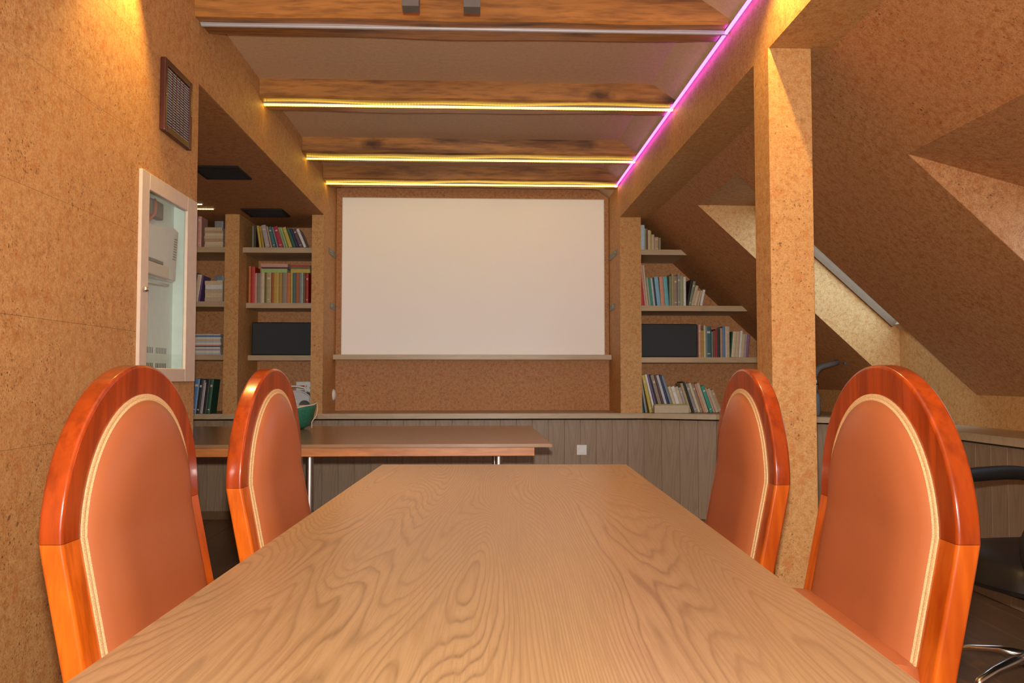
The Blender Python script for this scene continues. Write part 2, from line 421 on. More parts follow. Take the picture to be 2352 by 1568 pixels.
# ---- roof slope with two skylight openings
S1 = (4.60, 5.45); S2 = (2.35, 3.25)
TH = 0.05
bm = bmesh.new()
def slab(x0, x1, y0, y1):
    z0, z1 = roofz(x0), roofz(x1)
    prism(bm, [(x0, z0), (x1, z1), (x1 + TH * .7, z1 + TH * .75), (x0 + TH * .7, z0 + TH * .75)], y0, y1, 'y')
X0 = 1.35
slab(X0, XK, YF, S2[0]); slab(X0, 1.737, *S2); slab(X0, XK, S2[1], S1[0]); slab(X0, 1.465, *S1); slab(X0, XK, S1[1], YB)
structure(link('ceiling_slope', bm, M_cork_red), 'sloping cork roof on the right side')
# reveals (heads, cheeks)
def gz(x): return 1.405 + 0.90 * (2.82 - x)
bm = bmesh.new()
prism(bm, [(1.465, roofz(1.465)), (1.90, 2.232), (1.90, 2.30), (1.45, 2.30)], *S1, 'y')
prism(bm, [(1.737, roofz(1.737)), (2.366, 1.813), (2.366, 1.92), (1.737, 2.10)], *S2, 'y')
structure(link('trim_2', bm, M_cork_red), 'cork heads above the skylights')
def cheeks(ys, top, m, name, label):
    bm = bmesh.new()
    for a, b in ((ys[1] - .0015, ys[1] + .03), (ys[0] - .03, ys[0] + .0015)):
        prism(bm, [(top[0][0] + .001, top[0][1] + .0015), top[1], (XK, 1.40), (XK, roofz(XK) + .0015)], a, b, 'y')
    structure(link(name, bm, m), label)
cheeks(S1, [(1.465, 2.232), (1.90, 2.232)], M_cork, 'trim_3', 'pale cork cheeks beside the far skylight')
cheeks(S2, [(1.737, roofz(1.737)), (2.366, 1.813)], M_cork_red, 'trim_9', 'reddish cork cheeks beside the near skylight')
# knee wall
bm = bmesh.new()
abox(bm, XK, XK + .1, YF, YB, 0, roofz(XK) + .03)
for s_ in (S1, S2): abox(bm, XK, XK + .1, s_[0], s_[1], roofz(XK) + .03, 1.405)
structure(link('wall_right', bm, M_cork), 'low cork knee wall under the skylights')
# skylight windows
M_rail = plain('rail_wood', (0.15, 0.075, 0.028), 0.6)
def skylight(name, ys, xt, label):
    zt = gz(xt); xb, zb = XK + .01, gz(XK + .01)
    ux, uz = xb - xt, zb - zt; L = math.hypot(ux, uz); ux /= L; uz /= L; nx, nz = -uz, ux   # outward normal up-right
    if nz < 0: nx, nz = -nx, -nz
    def quad(bm, s0, s1, y0, y1, t0, t1):
        pts = [(xt + ux * s + nx * t, zt + uz * s + nz * t) for s, t in ((s0, t0), (s1, t0), (s1, t1), (s0, t1))]
        prism(bm, pts, y0, y1, 'y')
    bm = bmesh.new(); w = .07
    quad(bm, -.03, w, ys[0], ys[1], -.03, .05); quad(bm, L - w, L + .02, ys[0], ys[1], -.0, .05)
    o = structure(link(name, bm, M_ledge), label)
    for a, b in ((ys[0], ys[0] + .022), (ys[1] - .022, ys[1])):
        bm = bmesh.new(); quad(bm, w, L - w, a, b, -.022, .05); link('side_rail', bm, M_rail, o)
    bm = bmesh.new(); quad(bm, w * .8, L - w * .8, ys[0] + .04, ys[1] - .04, .015, .02); link('pane', bm, M_glass, o)
skylight('window_1', S1, 1.90, 'far skylight in the roof slope, hidden behind its reveal')
skylight('window_2', S2, 2.366, 'near skylight in the roof slope at the right edge')

# ---- column
box_o = structure(box('trim_4', 1.104, 1.271, 3.07, 3.24, 0, ZB, M_cork, bev=.002), 'square cork-clad column under the right beam')
bm = bmesh.new(); lathe(bm, [(0.004, 0), (0.004, -.003), (0.002, -.004)], 10, (1.104, 3.20, 1.88), 'x'); link('screw', bm, M_steel, box_o)

# ---- piers between the niches (stand on the ledge)
LZ = 0.80
structure(box('trim_5', -1.297, XL, 6.43, YB, LZ, ZB, M_cork), 'cork pier left of the screen')
structure(box('trim_6', -1.962, -1.853, 6.43, YB, LZ, ZB, M_cork), 'cork pier between the two left bookshelves')
structure(box('trim_7', XR, 1.275, 6.43, YB, LZ, ZB, M_cork), 'cork pier right of the screen')

# ---- low panelled wall and its ledge
line = [(XA, 6.44), (1.29, 6.44), (1.80, 6.22), (2.50, 5.72), (2.50, YF)]
core = bmesh.new()
prism(core, [(XA, 6.47), (1.30, 6.47), (1.82, 6.25), (2.53, 5.74), (2.53, YF), (XK, YF), (XK, YB), (XA, YB)], 0, LZ - .054, 'z')
lw = structure(link('wall_low', core, plain('groove_wood', (0.42, 0.30, 0.18), 0.6)), 'low wall clad in greyish oak boards')
pk = 0.125
for (a, b) in zip(line, line[1:]):
    a = Vector(a); b = Vector(b); L = (b - a).length; n = max(1, round(L / pk)); w = L / n; d = (b - a).normalized()
    ang = math.atan2(d.y, d.x)
    bm = bmesh.new(); abox(bm, .0004, w - .0004, 0, .022, .002, LZ - .052, bev=.0012)
    p0 = link('panel_board', bm, M_panel, lw); p0.location = (a.x, a.y, 0); p0.rotation_euler = (0, 0, ang)
    for k in range(1, n):
        p = a + d * (w * k)
        if p.y < 1.2: continue
        inst(p0, lw, (p.x, p.y, 0), (0, 0, ang))
bm = bmesh.new()
prism(bm, [(XA, 6.405), (1.28, 6.405), (1.785, 6.185), (2.47, 5.695), (2.47, YF), (XK, YF), (XK, YB), (XA, YB)], LZ - .040, LZ, 'z')
bmesh.ops.bevel(bm, geom=[e for e in bm.edges if abs(e.verts[0].co.z - e.verts[1].co.z) < 1e-5], offset=.003, segments=2, affect='EDGES')
structure(link('trim_8', bm, M_ledge), 'pale oak ledge along the top of the low wall')
structure(box('baseboard_back', XA, 1.29, 6.42, 6.438, 0, .06, M_floor), 'baseboard under the low wall')

# ---- beams with their light strips
def beam(y0, y1, label):
    bm = bmesh.new(); n = 40
    rows = []
    x0, x1 = XL + .001, XR - .001
    for i in range(n + 1):
        x = x0 + (x1 - x0) * i / n
        w = lambda k: .004 * math.sin(x * 3.1 + k + y0) + .003 * math.sin(x * 7.7 + 2 * k + y0 * 3)
        zt = min(ZC + .03, ZC + .03 if x < .9 else 2.74)
        zb_ = 2.605 + w(1) * .6
        prof = [(y0 + w(2) * .5, zt), (y0 + w(2), zb_ + .012), (y0 + .012 + w(2), zb_), (y1 - .012 + w(5), zb_), (y1 + w(5), zb_ + .012), (y1, zt)]
        rows.append([bm.verts.new((x, yy, zz)) for yy, zz in prof])
    for a, b in zip(rows, rows[1:]):
        for k in range(5): bm.faces.new((a[k], a[k + 1], b[k + 1], b[k]))
        bm.faces.new((a[5], a[0], b[0], b[5]))
    bm.faces.new(rows[0]); bm.faces.new(rows[-1][::-1])
    o = link('ceiling_beam', bm, M_beam, None, 'auto'); tag(o, label, 'beam', 'hewn beams across the ceiling'); return o
BE = [(3.475, 3.684), (4.507, 4.733), (5.611, 5.84), (6.361, 6.626)]
BL = ['nearest ceiling beam, cut by the top of the frame, with an unlit grey strip', 'second ceiling beam, with a glowing yellow strip, above bare ceiling',
      'third ceiling beam, knotty, with a glowing yellow strip', 'farthest ceiling beam right above the screen with a yellow strip']
for (a, b), l in zip(BE, BL): beam(a, b, l)
SL = ['unlit grey aluminium light strip under the nearest ceiling beam', 'lit yellow light strip under the second ceiling beam, longest of the lit ones',
      'lit yellow light strip under the third ceiling beam', 'lit yellow light strip under the farthest beam, just above the screen']
for i, (y, l) in enumerate(zip([3.556, 4.597, 5.737, 6.478], SL)):
    t = empty('light_strip', (0, y, 2.598)); tag(t, l, 'light strip', 'light strips under the beams')
    bm = bmesh.new(); x0, x1 = XL + .003, XR - .006
    abox(bm, x0, x1, -.011, .011, .0025, .010)
    link('channel', bm, M_alu, t)
    bm = bmesh.new(); prism(bm, [(-.009, .0024), (.009, .0024), (.007, -.004), (.003, -.0065), (-.003, -.0065), (-.007, -.004)], x0 + .002, x1 - .004, 'x')
    link('diffuser' if i == 0 else 'diodes', bm, M_alu if i == 0 else M_led_y, t)
t = empty('light_strip', (XR, 0, 2.598)); tag(t, 'magenta light strip running along the top of the right beam', 'light strip')
bm = bmesh.new(); abox(bm, -.026, -.0005, 1.0, 6.50, .006, .009); link('channel', bm, M_alu, t)
bm = bmesh.new(); abox(bm, -.025, -.015, 1.0, 6.50, -.005, .006); link('diodes', bm, M_led_p, t)
# alcove strips
for y, x0, l in ((6.20, -1.97, 'dotted warm light strip under the alcove ceiling, lower and brighter of the two'), (6.03, -2.0, 'dotted warm light strip under the alcove ceiling, farther left and dimmer')):
    t = empty('light_strip', (0, y, ZB)); tag(t, l, 'light strip', 'light strips in the left alcove')
    bm = bmesh.new(); abox(bm, -2.8, x0, -.009, .009, -.006, -.0005); link('channel', bm, M_alu, t)
    bm = bmesh.new(); abox(bm, -2.79, x0 - .01, -.005, .005, -.011, -.006); link('diodes', bm, M_led_w, t)

# ---- dark square lamps hanging near the nearest beam
for x, l in ((-.262, 'left of two dark grey hanging lamp brackets at the top edge'), (-.030, 'right of two dark grey hanging lamp brackets at the top edge')):
    t = empty('ceiling_lamp', (x, 3.1, ZC)); tag(t, l, 'lamp', 'dark grey lamps at the top edge')
    bm = bmesh.new(); zb_ = 2.478 - ZC
    prism(bm, [(-.038, -.02), (.033, -.02), (.033, zb_), (-.030, zb_)], -.03, .03, 'y'); link('lamp_body', bm, M_grey, t)
    bm = bmesh.new(); abox(bm, -.05, .05, -.045, .045, -.02, 0, bev=.003); link('mount', bm, M_grey, t)
for x, y, l in ((-1.10, 2.80, 'recessed downlight beside the left wall'), (.99, 2.78, 'recessed downlight beside the right beam')):
    if x > .95: continue
    t = empty('downlight', (x, y, ZC)); tag(t, l, 'lamp')
    bm = bmesh.new(); lathe(bm, [(.03, -.001), (.045, -.001), (.045, -.006), (.03, -.004)], 24); link('ring', bm, M_alu, t)

# ------------------------------------------------------------------ screen
t = empty('projection_screen', (-.0435, 6.985, 1.268)); tag(t, 'large glossy white board filling the central niche', 'screen')
bm = bmesh.new(); abox(bm, -1.1065, 1.1065, -.020, 0, .0, 1.325, bev=.002); link('board', bm, M_screen, t)
bm = bmesh.new()
for x0, x1, z0, z1 in ((-1.1105, -1.1066, 0, 1.329), (1.1066, 1.1105, 0, 1.329), (-1.1105, 1.1105, 1.3252, 1.329)): abox(bm, x0, x1, -.021, 0, z0, z1)
link('edge_trim', bm, M_cream, t)
o = box('niche_shelf', XL + .001, XR - .001, 6.86, YB, 1.225, 1.267, M_ledge, bev=.002); tag(o, 'narrow pale oak shelf directly under the white screen', 'shelf')
# metal plates in the niche sides
for x, y0, y1, z_, sgn, l in ((XL, 6.64, 6.94, 2.095, 1, 'upper small metal bracket in the left side of the screen niche'), (XL, 6.70, 6.92, 1.66, 1, 'lower small metal bracket in the left side of the screen niche'),
                              (XR, 6.55, 6.93, 2.085, -1, 'upper small metal bracket in the right side of the screen niche'), (XR, 6.69, 6.94, 1.66, -1, 'lower small metal bracket in the right side of the screen niche')):
    bm = bmesh.new(); abox(bm, min(x, x + sgn * .006), max(x, x + sgn * .006), y0, y1, z_ - .025, z_ + .025, bev=.002)
    abox(bm, min(x, x + sgn * .02), max(x, x + sgn * .02), y0 + .02, y0 + .05, z_ - .012, z_ + .012)
    tag(link('metal_bracket', bm, M_zinc), l, 'bracket', 'metal brackets in the screen niche')
t = empty('cable_outlet', (XL, 6.897, .935)); tag(t, 'small round white outlet cap low on the left side of the niche', 'outlet')
bm = bmesh.new(); lathe(bm, [(.048, 0), (.048, .006), (.036, .018), (.012, .024), (.001, .025)], 24, axis='x'); link('cap', bm, M_white, t, True)

# ------------------------------------------------------------------ shelves
def shelf(x0, x1, yf, zt, label, cut=None):
    bm = bmesh.new()
    if cut is None: abox(bm, x0, x1, yf, YB, zt - .042, zt, bev=.0015)
    else:
        zb_ = zt - .042
        xe_t = 1.35 + (ZB - zt) / .92 - .004; xe_b = 1.35 + (ZB - zb_) / .92 - .004
        prism(bm, [(x0, zb_), (xe_b, zb_), (xe_t, zt), (x0, zt)], yf, YB, 'y')
    o = link('wall_shelf', bm, M_ledge); tag(o, label, 'shelf'); return o
ZS = [2.098, 1.671, 1.256]
nm = ['top', 'second', 'third']
for i, (zz, yf) in enumerate(zip(ZS, (6.52, 6.63, 6.70))):
    shelf(-1.852, -1.298, yf, zz, f'{nm[i]} oak shelf of the bookcase left of the screen')
    shelf(XA + .01, -1.963, 6.52, zz, f'{nm[i]} oak shelf of the leftmost bookcase beside the wall cabinet')
for i, zz in enumerate([2.096, 1.648, 1.238]):
    shelf(1.276, None, 6.50, zz, f'{nm[i]} oak shelf right of the screen, cut to the roof slope', cut=1)

# ------------------------------------------------------------------ books
PAL = {'grey-green': (.20, .24, .16), 'dark brown': (.07, .035, .025), 'yellow': (.55, .40, .07), 'mustard': (.42, .27, .04), 'lavender': (.40, .33, .34),
       'tan': (.45, .29, .17), 'teal': (.05, .16, .16), 'blue-grey': (.20, .24, .27), 'crimson': (.45, .02, .045), 'sage': (.30, .34, .20), 'pale green': (.35, .50, .18),
       'dark green': (.03, .11, .06), 'navy': (.025, .04, .11), 'plum': (.12, .06, .07), 'black': (.02, .02, .022), 'white': (.70, .68, .64), 'orange': (.55, .17, .04),
       'red': (.50, .035, .025), 'pink': (.60, .32, .26), 'taupe': (.28, .22, .16), 'cream': (.62, .50, .33), 'olive': (.16, .15, .03), 'khaki': (.42, .33, .16),
       'gold': (.50, .32, .05), 'rust': (.40, .10, .03), 'grey': (.27, .26, .25), 'pale teal': (.35, .42, .36), 'brown': (.20, .09, .05), 'light blue': (.45, .58, .66),
       'sky blue': (.20, .45, .62), 'cyan': (.12, .42, .50), 'violet': (.16, .10, .26), 'purple': (.25, .12, .22), 'blue': (.10, .22, .42), 'emerald': (.03, .30, .22),
       'beige': (.52, .42, .29), 'silver': (.50, .52, .53), 'salmon': (.60, .27, .17), 'dark teal': (.04, .13, .15)}
BM_ = {k: plain('book_cloth_' + k.replace(' ', '_').replace('-', '_'), c, 0.5, var=0.15, scale=60) for k, c in PAL.items()}
PX = 6.5 / 1898
def book_mesh(w, h, d, m):
    """spine faces -Y; origin at lower left of the spine"""
    bm = bmesh.new(); c = min(.0022, w * .16)
    abox(bm, 0, c, 0, d, 0, h, 0); abox(bm, w - c, w, 0, d, 0, h, 0)
    b = min(.003, w * .2)
    prism(bm, [(0, .0), (w * .25, -b), (w * .75, -b), (w, 0), (w, c), (0, c)], 0, h, 'z', 0)
    abox(bm, c, w - c, c, d - .004, .003, h - .003, 1)
    if w > .019 and random.random() < .5:
        for z_ in ((.78, .84), (.10, .13)): abox(bm, w * .22, w * .78, -b - .0006, -b + .0005, h * z_[0], h * z_[1], 1)
    return bm
ORD = ['first', 'second', 'third', 'fourth', 'fifth', 'sixth', 'seventh', 'eighth', 'ninth', 'tenth', 'eleventh', 'twelfth', 'thirteenth', 'fourteenth', 'fifteenth', 'sixteenth', 'seventeenth', 'eighteenth', 'nineteenth', 'twentieth', 'twenty-first', 'twenty-second', 'twenty-third', 'twenty-fourth', 'twenty-fifth', 'twenty-sixth', 'twenty-seventh', 'twenty-eighth', 'twenty-ninth', 'thirtieth']
def row(x, yf, z, items, where, group, label=None):
    """items: (colour, width px, height px, lean degrees; + = top leans left)"""
    prev = None; n = 0; px = x; out = []
    for col, w, h, tl in items:
        w *= PX; h *= PX; a = R(tl)
        if prev is not None:
            pa, ph = prev
            px += max(0.0, ph * (math.tan(a) - math.tan(pa))) + .0008
        bm = book_mesh(w, h, random.uniform(.14, .18), None)
        o = link('book', bm, [BM_[col], M_pages])
        o.location = (px, yf + random.uniform(0, .012), z + .0003 + (w * math.sin(-a) if tl < 0 else 0))
        o.rotation_euler = (0, -a, 0)
        size = 'thin' if w < .018 else ('thick' if w > .034 else 'medium')
        lean = '' if abs(tl) < 4 else (' leaning left' if tl > 0 else ' leaning right')
        tag(o, label or f'{size} {col} book{lean}, {ORD[n]} from left, {where}', 'book', group)
        px += w / math.cos(a)
        prev = (a, h); n += 1; out.append(o)
    return out
def stack(x, yf, z, items, where, group, d=.17):
    """items (colour, width px, thickness px, x shift px) lying flat, bottom first"""
    n = len(items)
    for i, (col, w, th, sh) in enumerate(items):
        w *= PX; th *= PX
        bm = bmesh.new(); c = min(.002, th * .18)
        abox(bm, 0, w, 0, d, 0, c, 0); abox(bm, 0, w, 0, d, th - c, th, 0); abox(bm, 0, w, 0, c, c, th - c, 0)
        abox(bm, .003, w - .003, c, d - .003, c, th - c, 1)
        o = link('book', bm, [BM_[col], M_pages]); o.location = (x + sh * PX, yf + random.uniform(0, .01), z + .0003)
        pos = 'bottom one' if i == 0 and n > 1 else ('topmost' if i == n - 1 else ORD[i] + ' from the bottom')
        tag(o, f'{col} book lying flat, {pos} of {where}', 'book', group)
        z += th + .0003
    return z
def X(px, y=6.52): return (px - 1096.0) / 1898.0 * y * 1.0015
row(X(578, 6.53), 6.535, ZS[0], [('grey-green', 4, 50, 0), ('dark brown', 5, 51, 0), ('yellow', 5, 51, 8), ('mustard', 5, 50, 9), ('lavender', 10, 52, 12), ('tan', 4, 50, 13), ('teal', 7, 49, 14),
    ('blue-grey', 4, 49, 15), ('crimson', 9, 50, 16), ('sage', 5, 49, 17), ('pale green', 4, 49, 18), ('yellow', 8, 49, 19), ('dark green', 7, 47, 20), ('navy', 5, 47, 21), ('plum', 8, 46, 22), ('white', 6, 46, 23)],
    'top shelf left of the screen', 'books on the top shelf left of the screen')
row(X(572, 6.65), 6.645, ZS[1], [('orange', 5, 86, 0), ('red', 9, 85, 0), ('pink', 5, 70, 0), ('taupe', 9, 70, 0), ('cream', 8, 71, 0), ('olive', 4, 70, 0), ('khaki', 11, 71, 0), ('rust', 5, 71, 0), ('gold', 12, 71, 0),
    ('mustard', 7, 71, 0), ('taupe', 11, 71, 0), ('orange', 8, 71, 0), ('yellow', 5, 71, 0), ('teal', 7, 71, 0), ('rust', 8, 71, 0), ('grey', 4, 70, 0), ('pale teal', 5, 71, 0), ('brown', 5, 70, 0), ('red', 6, 70, 0)],
    'second shelf left of the screen', 'books on the second shelf left of the screen')
zt = ZS[1] + 71 * PX + .001
left_pile = 'left pile on upright second-shelf books'; right_pile = 'right pile on upright second-shelf books'
stack(X(600, 6.65), 6.65, zt, [('pale green', 60, 9, 0), ('dark brown', 60, 4, 2), ('pink', 62, 8, -1)], left_pile, 'books lying on the upright row left of the screen')
stack(X(666, 6.65), 6.65, zt, [('yellow', 45, 9, 0), ('olive', 45, 5, 0), ('crimson', 43, 4, 1)], right_pile, 'books lying on the upright row left of the screen')
# leftmost bookcase
w1 = 'top shelf of the leftmost bookcase'; g1 = 'books in the leftmost bookcase'
row(X(440), 6.53, ZS[0], [('brown', 8, 62, 0), ('plum', 6, 76, 0), ('pink', 9, 77, 0)], w1, g1)
stack(X(470), 6.53, ZS[0], [('beige', 42, 6, 0), ('cream', 41, 7, 1), ('tan', 42, 6, 0), ('beige', 42, 7, 0), ('cream', 41, 6, 1), ('tan', 42, 6, 0), ('beige', 40, 7, 0)], 'pile on leftmost top shelf', g1)
o = row(X(475), 6.72, ZS[0], [('grey', 20, 78, 0)], '', g1, 'wide grey book standing behind the pile on the leftmost top shelf')
w2 = 'second shelf of the leftmost bookcase'
row(X(440), 6.53, ZS[1], [('navy', 7, 66, -8), ('cream', 10, 62, -8), ('violet', 4, 60, -8)], w2, g1)
zt = stack(X(473), 6.53, ZS[1], [('beige', 40, 9, 0), ('cream', 39, 10, 1), ('beige', 40, 9, 0), ('white', 39, 10, 1), ('cream', 40, 9, 0)], 'pile on leftmost second shelf', g1)
row(X(478), 6.73, ZS[1], [('blue-grey', 20, 66, 0)], '', g1, 'wide blue-grey book standing behind the pile on the leftmost second shelf')
w3_ = 'third shelf of the leftmost bookcase'
stack(X(440), 6.53, ZS[2], [('silver', 71, 4, 0), ('white', 70, 5, 0), ('lavender', 71, 4, 0), ('white', 69, 4, 1), ('navy', 70, 2, 0), ('salmon', 70, 3, 0), ('white', 71, 5, 0), ('silver', 70, 4, 0), ('cream', 69, 4, 1), ('white', 71, 4, 0), ('blue', 70, 4, 0), ('silver', 68, 3, 2)], 'pile on leftmost third shelf', g1)
row(X(448), 6.45, LZ, [('taupe', 5, 76, -6), ('blue', 12, 78, -6), ('black', 7, 76, -6), ('lavender', 4, 75, -6), ('silver', 3, 70, -6), ('black', 8, 77, -6), ('dark green', 7, 77, -6)], 'oak ledge of the leftmost bookcase', g1)
# right bookcase
gr = 'books on the shelves right of the screen'
row(1.280, 6.51, 2.096, [('white', 3, 57, 0), ('light blue', 9, 58, 0), ('sage', 3, 50, 0), ('brown', 4, 50, 0), ('cream', 5, 46, 0), ('yellow', 3, 45, 0), ('beige', 7, 36, 0), ('tan', 9, 30, 0), ('taupe', 5, 28, 0)], 'top shelf right of the screen', gr)
row(1.280, 6.51, 1.648, [('plum', 3, 92, 6), ('red', 8, 96, 6), ('pink', 5, 96, 6), ('cream', 4, 95, 6), ('pale teal', 5, 66, 6), ('emerald', 5, 65, 6), ('silver', 5, 65, 6), ('navy', 4, 64, 6), ('sky blue', 9, 68, 6),
    ('salmon', 9, 68, 4), ('cyan', 9, 68, 4), ('grey-green', 6, 69, 0), ('khaki', 5, 76, 0), ('taupe', 8, 70, 0), ('grey', 6, 74, 0), ('sage', 8, 70, 0), ('white', 6, 68, 0), ('black', 4, 62, -10), ('grey-green', 6, 58, -12), ('beige', 7, 48, -14),
    ('cream', 6, 36, -14), ('beige', 5, 36, -14), ('white', 6, 38, -12)], 'second shelf right of the screen', gr)
row(X(1605, 6.51), 6.51, 1.238, [('pink', 6, 76, 0), ('mustard', 6, 62, 0), ('cream', 5, 74, 0), ('dark teal', 13, 72, 0), ('grey', 3, 60, 0), ('brown', 5, 62, 0), ('crimson', 4, 66, 0), ('black', 7, 65, 0), ('tan', 6, 68, 0), ('blue', 6, 72, 0),
    ('beige', 10, 72, 0), ('dark green', 3, 60, -5), ('cream', 9, 60, -5), ('beige', 8, 60, -5), ('white', 5, 62, -5), ('beige', 7, 54, -5), ('lavender', 4, 54, -5), ('purple', 6, 54, -6)], 'third shelf right of the screen', gr)
row(1.280, 6.47, LZ, [('teal', 5, 70, 6), ('grey', 5, 80, 9), ('yellow', 7, 88, 12), ('white', 5, 90, 13), ('violet', 4, 90, 14), ('black', 3, 88, 14), ('taupe', 8, 89, 15), ('plum', 4, 88, 15), ('silver', 6, 89, 16), ('navy', 5, 90, 16),
    ('blue-grey', 6, 88, 17), ('cream', 7, 62, 17), ('white', 8, 62, 17), ('beige', 8, 61, 17), ('lavender', 6, 60, 17), ('khaki', 6, 70, 17), ('black', 5, 74, 18), ('grey', 7, 70, 18), ('cream', 6, 71, 18), ('taupe', 6, 70, 18),
    ('salmon', 5, 69, 18), ('beige', 7, 71, 18), ('emerald', 8, 64, 19), ('pink', 4, 60, 19), ('beige', 7, 58, 20), ('tan', 7, 55, 20)], 'oak ledge right of the screen', gr)
bm = bmesh.new(); a_, b_ = X(1500, 6.42), X(1580, 6.42)
abox(bm, a_, b_, 6.41, 6.465, LZ + .0003, LZ + .062, 0, bev=.002); tag(link('cardboard_box', bm, BM_['beige']), 'flat cream box lying in front of the leaning books on the right ledge', 'box')
bm = bmesh.new(); abox(bm, a_ + .005, b_ - .01, 6.412, 6.464, LZ + .0625, LZ + .070, 0); tag(link('booklet', bm, BM_['mustard']), 'thin ochre booklet lying on the flat cream box', 'book')

# speakers
def speaker(x0, x1, z, yf, label):
    t = empty('loudspeaker', (x0, yf, z)); tag(t, label, 'loudspeaker', 'black cloth-fronted speakers')
    w = x1 - x0; h = 78 * PX
    bm = bmesh.new(); abox(bm, 0, w, .012, .22, .0005, h, bev=.004); link('speaker_case', bm, M_blackmat, t)
    bm = bmesh.new(); abox(bm, .006, w - .006, 0, .012, .007, h - .006, bev=.005, seg=2); link('grille_cloth', bm, M_cloth, t)
speaker(X(580, 6.72), -1.305, ZS[2], 6.72, 'long black speaker on the third shelf left of the screen')
speaker(1.282, X(1602, 6.52), 1.238, 6.52, 'long black speaker beside books on the third shelf right of the screen')

# wall sockets in the left bay
def plate(name, x, z, w, h, y, label, parts):
    t = empty(name, (x, y, z)); tag(t, label, 'socket')
    bm = bmesh.new(); abox(bm, -w / 2, w / 2, -.010, 0, -h / 2, h / 2, bev=.003, seg=2); link('plate', bm, M_white, t)
    for n_, mt, px_, pz_, pw, ph in parts:
        bm = bmesh.new(); abox(bm, px_ - pw / 2, px_ + pw / 2, -.013, -.010, pz_ - ph / 2, pz_ + ph / 2, bev=.001); link(n_, bm, mt, t)
plate('wall_socket', -1.625, 1.0, .085, .085, YB, 'left white wall socket above the ledge, half hidden by a chair', [('socket_hole', M_grey, -.012, -.01, .012, .012), ('socket_hole', M_grey, .014, -.01, .012, .012), ('earth_hole', M_grey, 0, .016, .012, .014)])
plate('wall_socket', -1.455, 1.0, .145, .085, YB, 'wide white wall socket with a red switch above the silver radio', [('rocker_switch', M_red, -.022, .0, .04, .022), ('indicator', M_brass, .012, .004, .008, .014), ('socket_hole', M_grey, .045, -.01, .012, .012)])
plate('wall_socket', .800, .515, .078, .078, 6.439, 'small square wall socket on the grey boards below the ledge', [('rocker_switch', M_white, 0, 0, .05, .05)])

# silver radio
t = empty('portable_radio', (-1.49, 6.58, LZ)); tag(t, 'silver rounded portable radio with a dark speaker on the ledge behind a chair', 'radio')
bm = bmesh.new(); prof = [(-.17, .0), (.155, 0), (.17, .03), (.165, .13), (.10, .175), (-.13, .175), (-.17, .13)]
prism(bm, prof, .0, .14, 'y'); bmesh.ops.bevel(bm, geom=bm.edges[:], offset=.012, segments=3, affect='EDGES'); link('radio_body', bm, M_silver, t, 'auto')
for x in (-.11, .12):
    bm = bmesh.new(); lathe(bm, [(.001, .0), (.036, -.002), (.040, -.010), (.044, -.010), (.044, 0)], 24, (x, 0, .055), 'y'); link('speaker_ring', bm, M_grey, t, True)
bm = bmesh.new(); tube(bm, [(-.14, .05, .16), (-.13, .05, .195), (-.06, .05, .208), (.05, .05, .208), (.11, .05, .195), (.12, .05, .16)], .008, 8); link('carry_handle', bm, M_white, t, True)
bm = bmesh.new(); abox(bm, -.05, .06, -.004, .0, .03, .10, bev=.002); link('front_panel', bm, M_white, t)

# ------------------------------------------------------------------ alcove ceiling grilles
for x0, x1, y0, y1, l in ((-1.72, -1.44, 4.94, 5.25, 'dark square grille in the alcove ceiling, nearer one'), (-1.78, -1.475, 6.20, 6.48, 'dark square grille in the alcove ceiling above the books')):
    t = empty('ceiling_grille', ((x0 + x1) / 2, (y0 + y1) / 2, ZB)); tag(t, l, 'vent', 'dark grilles in the alcove ceiling')
    a, b = (x1 - x0) / 2, (y1 - y0) / 2; f = .022
    bm = bmesh.new()
    for q in ((-a, -a + f, -b, b), (a - f, a, -b, b), (-a + f, a - f, -b, -b + f), (-a + f, a - f, b - f, b)): abox(bm, q[0], q[1], q[2], q[3], -.012, -.0005)
    link('frame', bm, M_blackmat, t)
    bm = bmesh.new(); abox(bm, -a + f, a - f, -b + f, b - f, -.005, -.001); link('back_plate', bm, M_blackmat, t)
    bm = bmesh.new(); abox(bm, -a + f, a - f, -.003, .003, -.011, -.006); sl = link('slat', bm, M_blackmat, t)
    ny = 12
    for k in range(ny):
        y = -b + f + (2 * b - 2 * f) * (k + .5) / ny
        if k == 0: sl.location = (0, y, 0)
        else: inst(sl, t, (0, y, 0))

# ------------------------------------------------------------------ vent grille on the left wall
t = empty('wall_vent', (XL, 3.268, 2.15)); tag(t, 'brown framed metal vent grille high on the left cork wall', 'vent')
a, b, f = .148, .140, .026
bm = bmesh.new()
for q in ((-a, -a + f, -b, b), (a - f, a, -b, b), (-a + f, a - f, -b, -b + f), (-a + f, a - f, b - f, b)): abox(bm, .0005, .022, q[0], q[1], q[2], q[3], bev=.004, seg=2)
link('frame', bm, M_brownmetal, t)
bm = bmesh.new(); abox(bm, .0005, .003, -a + f, a - f, -b + f, b - f); link('back_plate', bm, M_blackmat, t)
bm = bmesh.new(); prism(bm, [(.006, .001), (.015, -.0028), (.0165, .0005), (.007, .0035)], -a + f, a - f, 'y')
sl = link('slat', bm, M_alu, t); n = 22
for k in range(n):
    zz = -b + f + (2 * b - 2 * f) * (k + .5) / n
    if k == 0: sl.location = (0, 0, zz)
    else: inst(sl, t, (0, 0, zz))
bm = bmesh.new(); abox(bm, .012, .0172, -.0012, .0012, -b + f, b - f); br = link('divider_bar', bm, M_brownmetal, t); br.location = (0, -.06, 0)
for y in (-.02, .02, .06): inst(br, t, (0, y, 0))
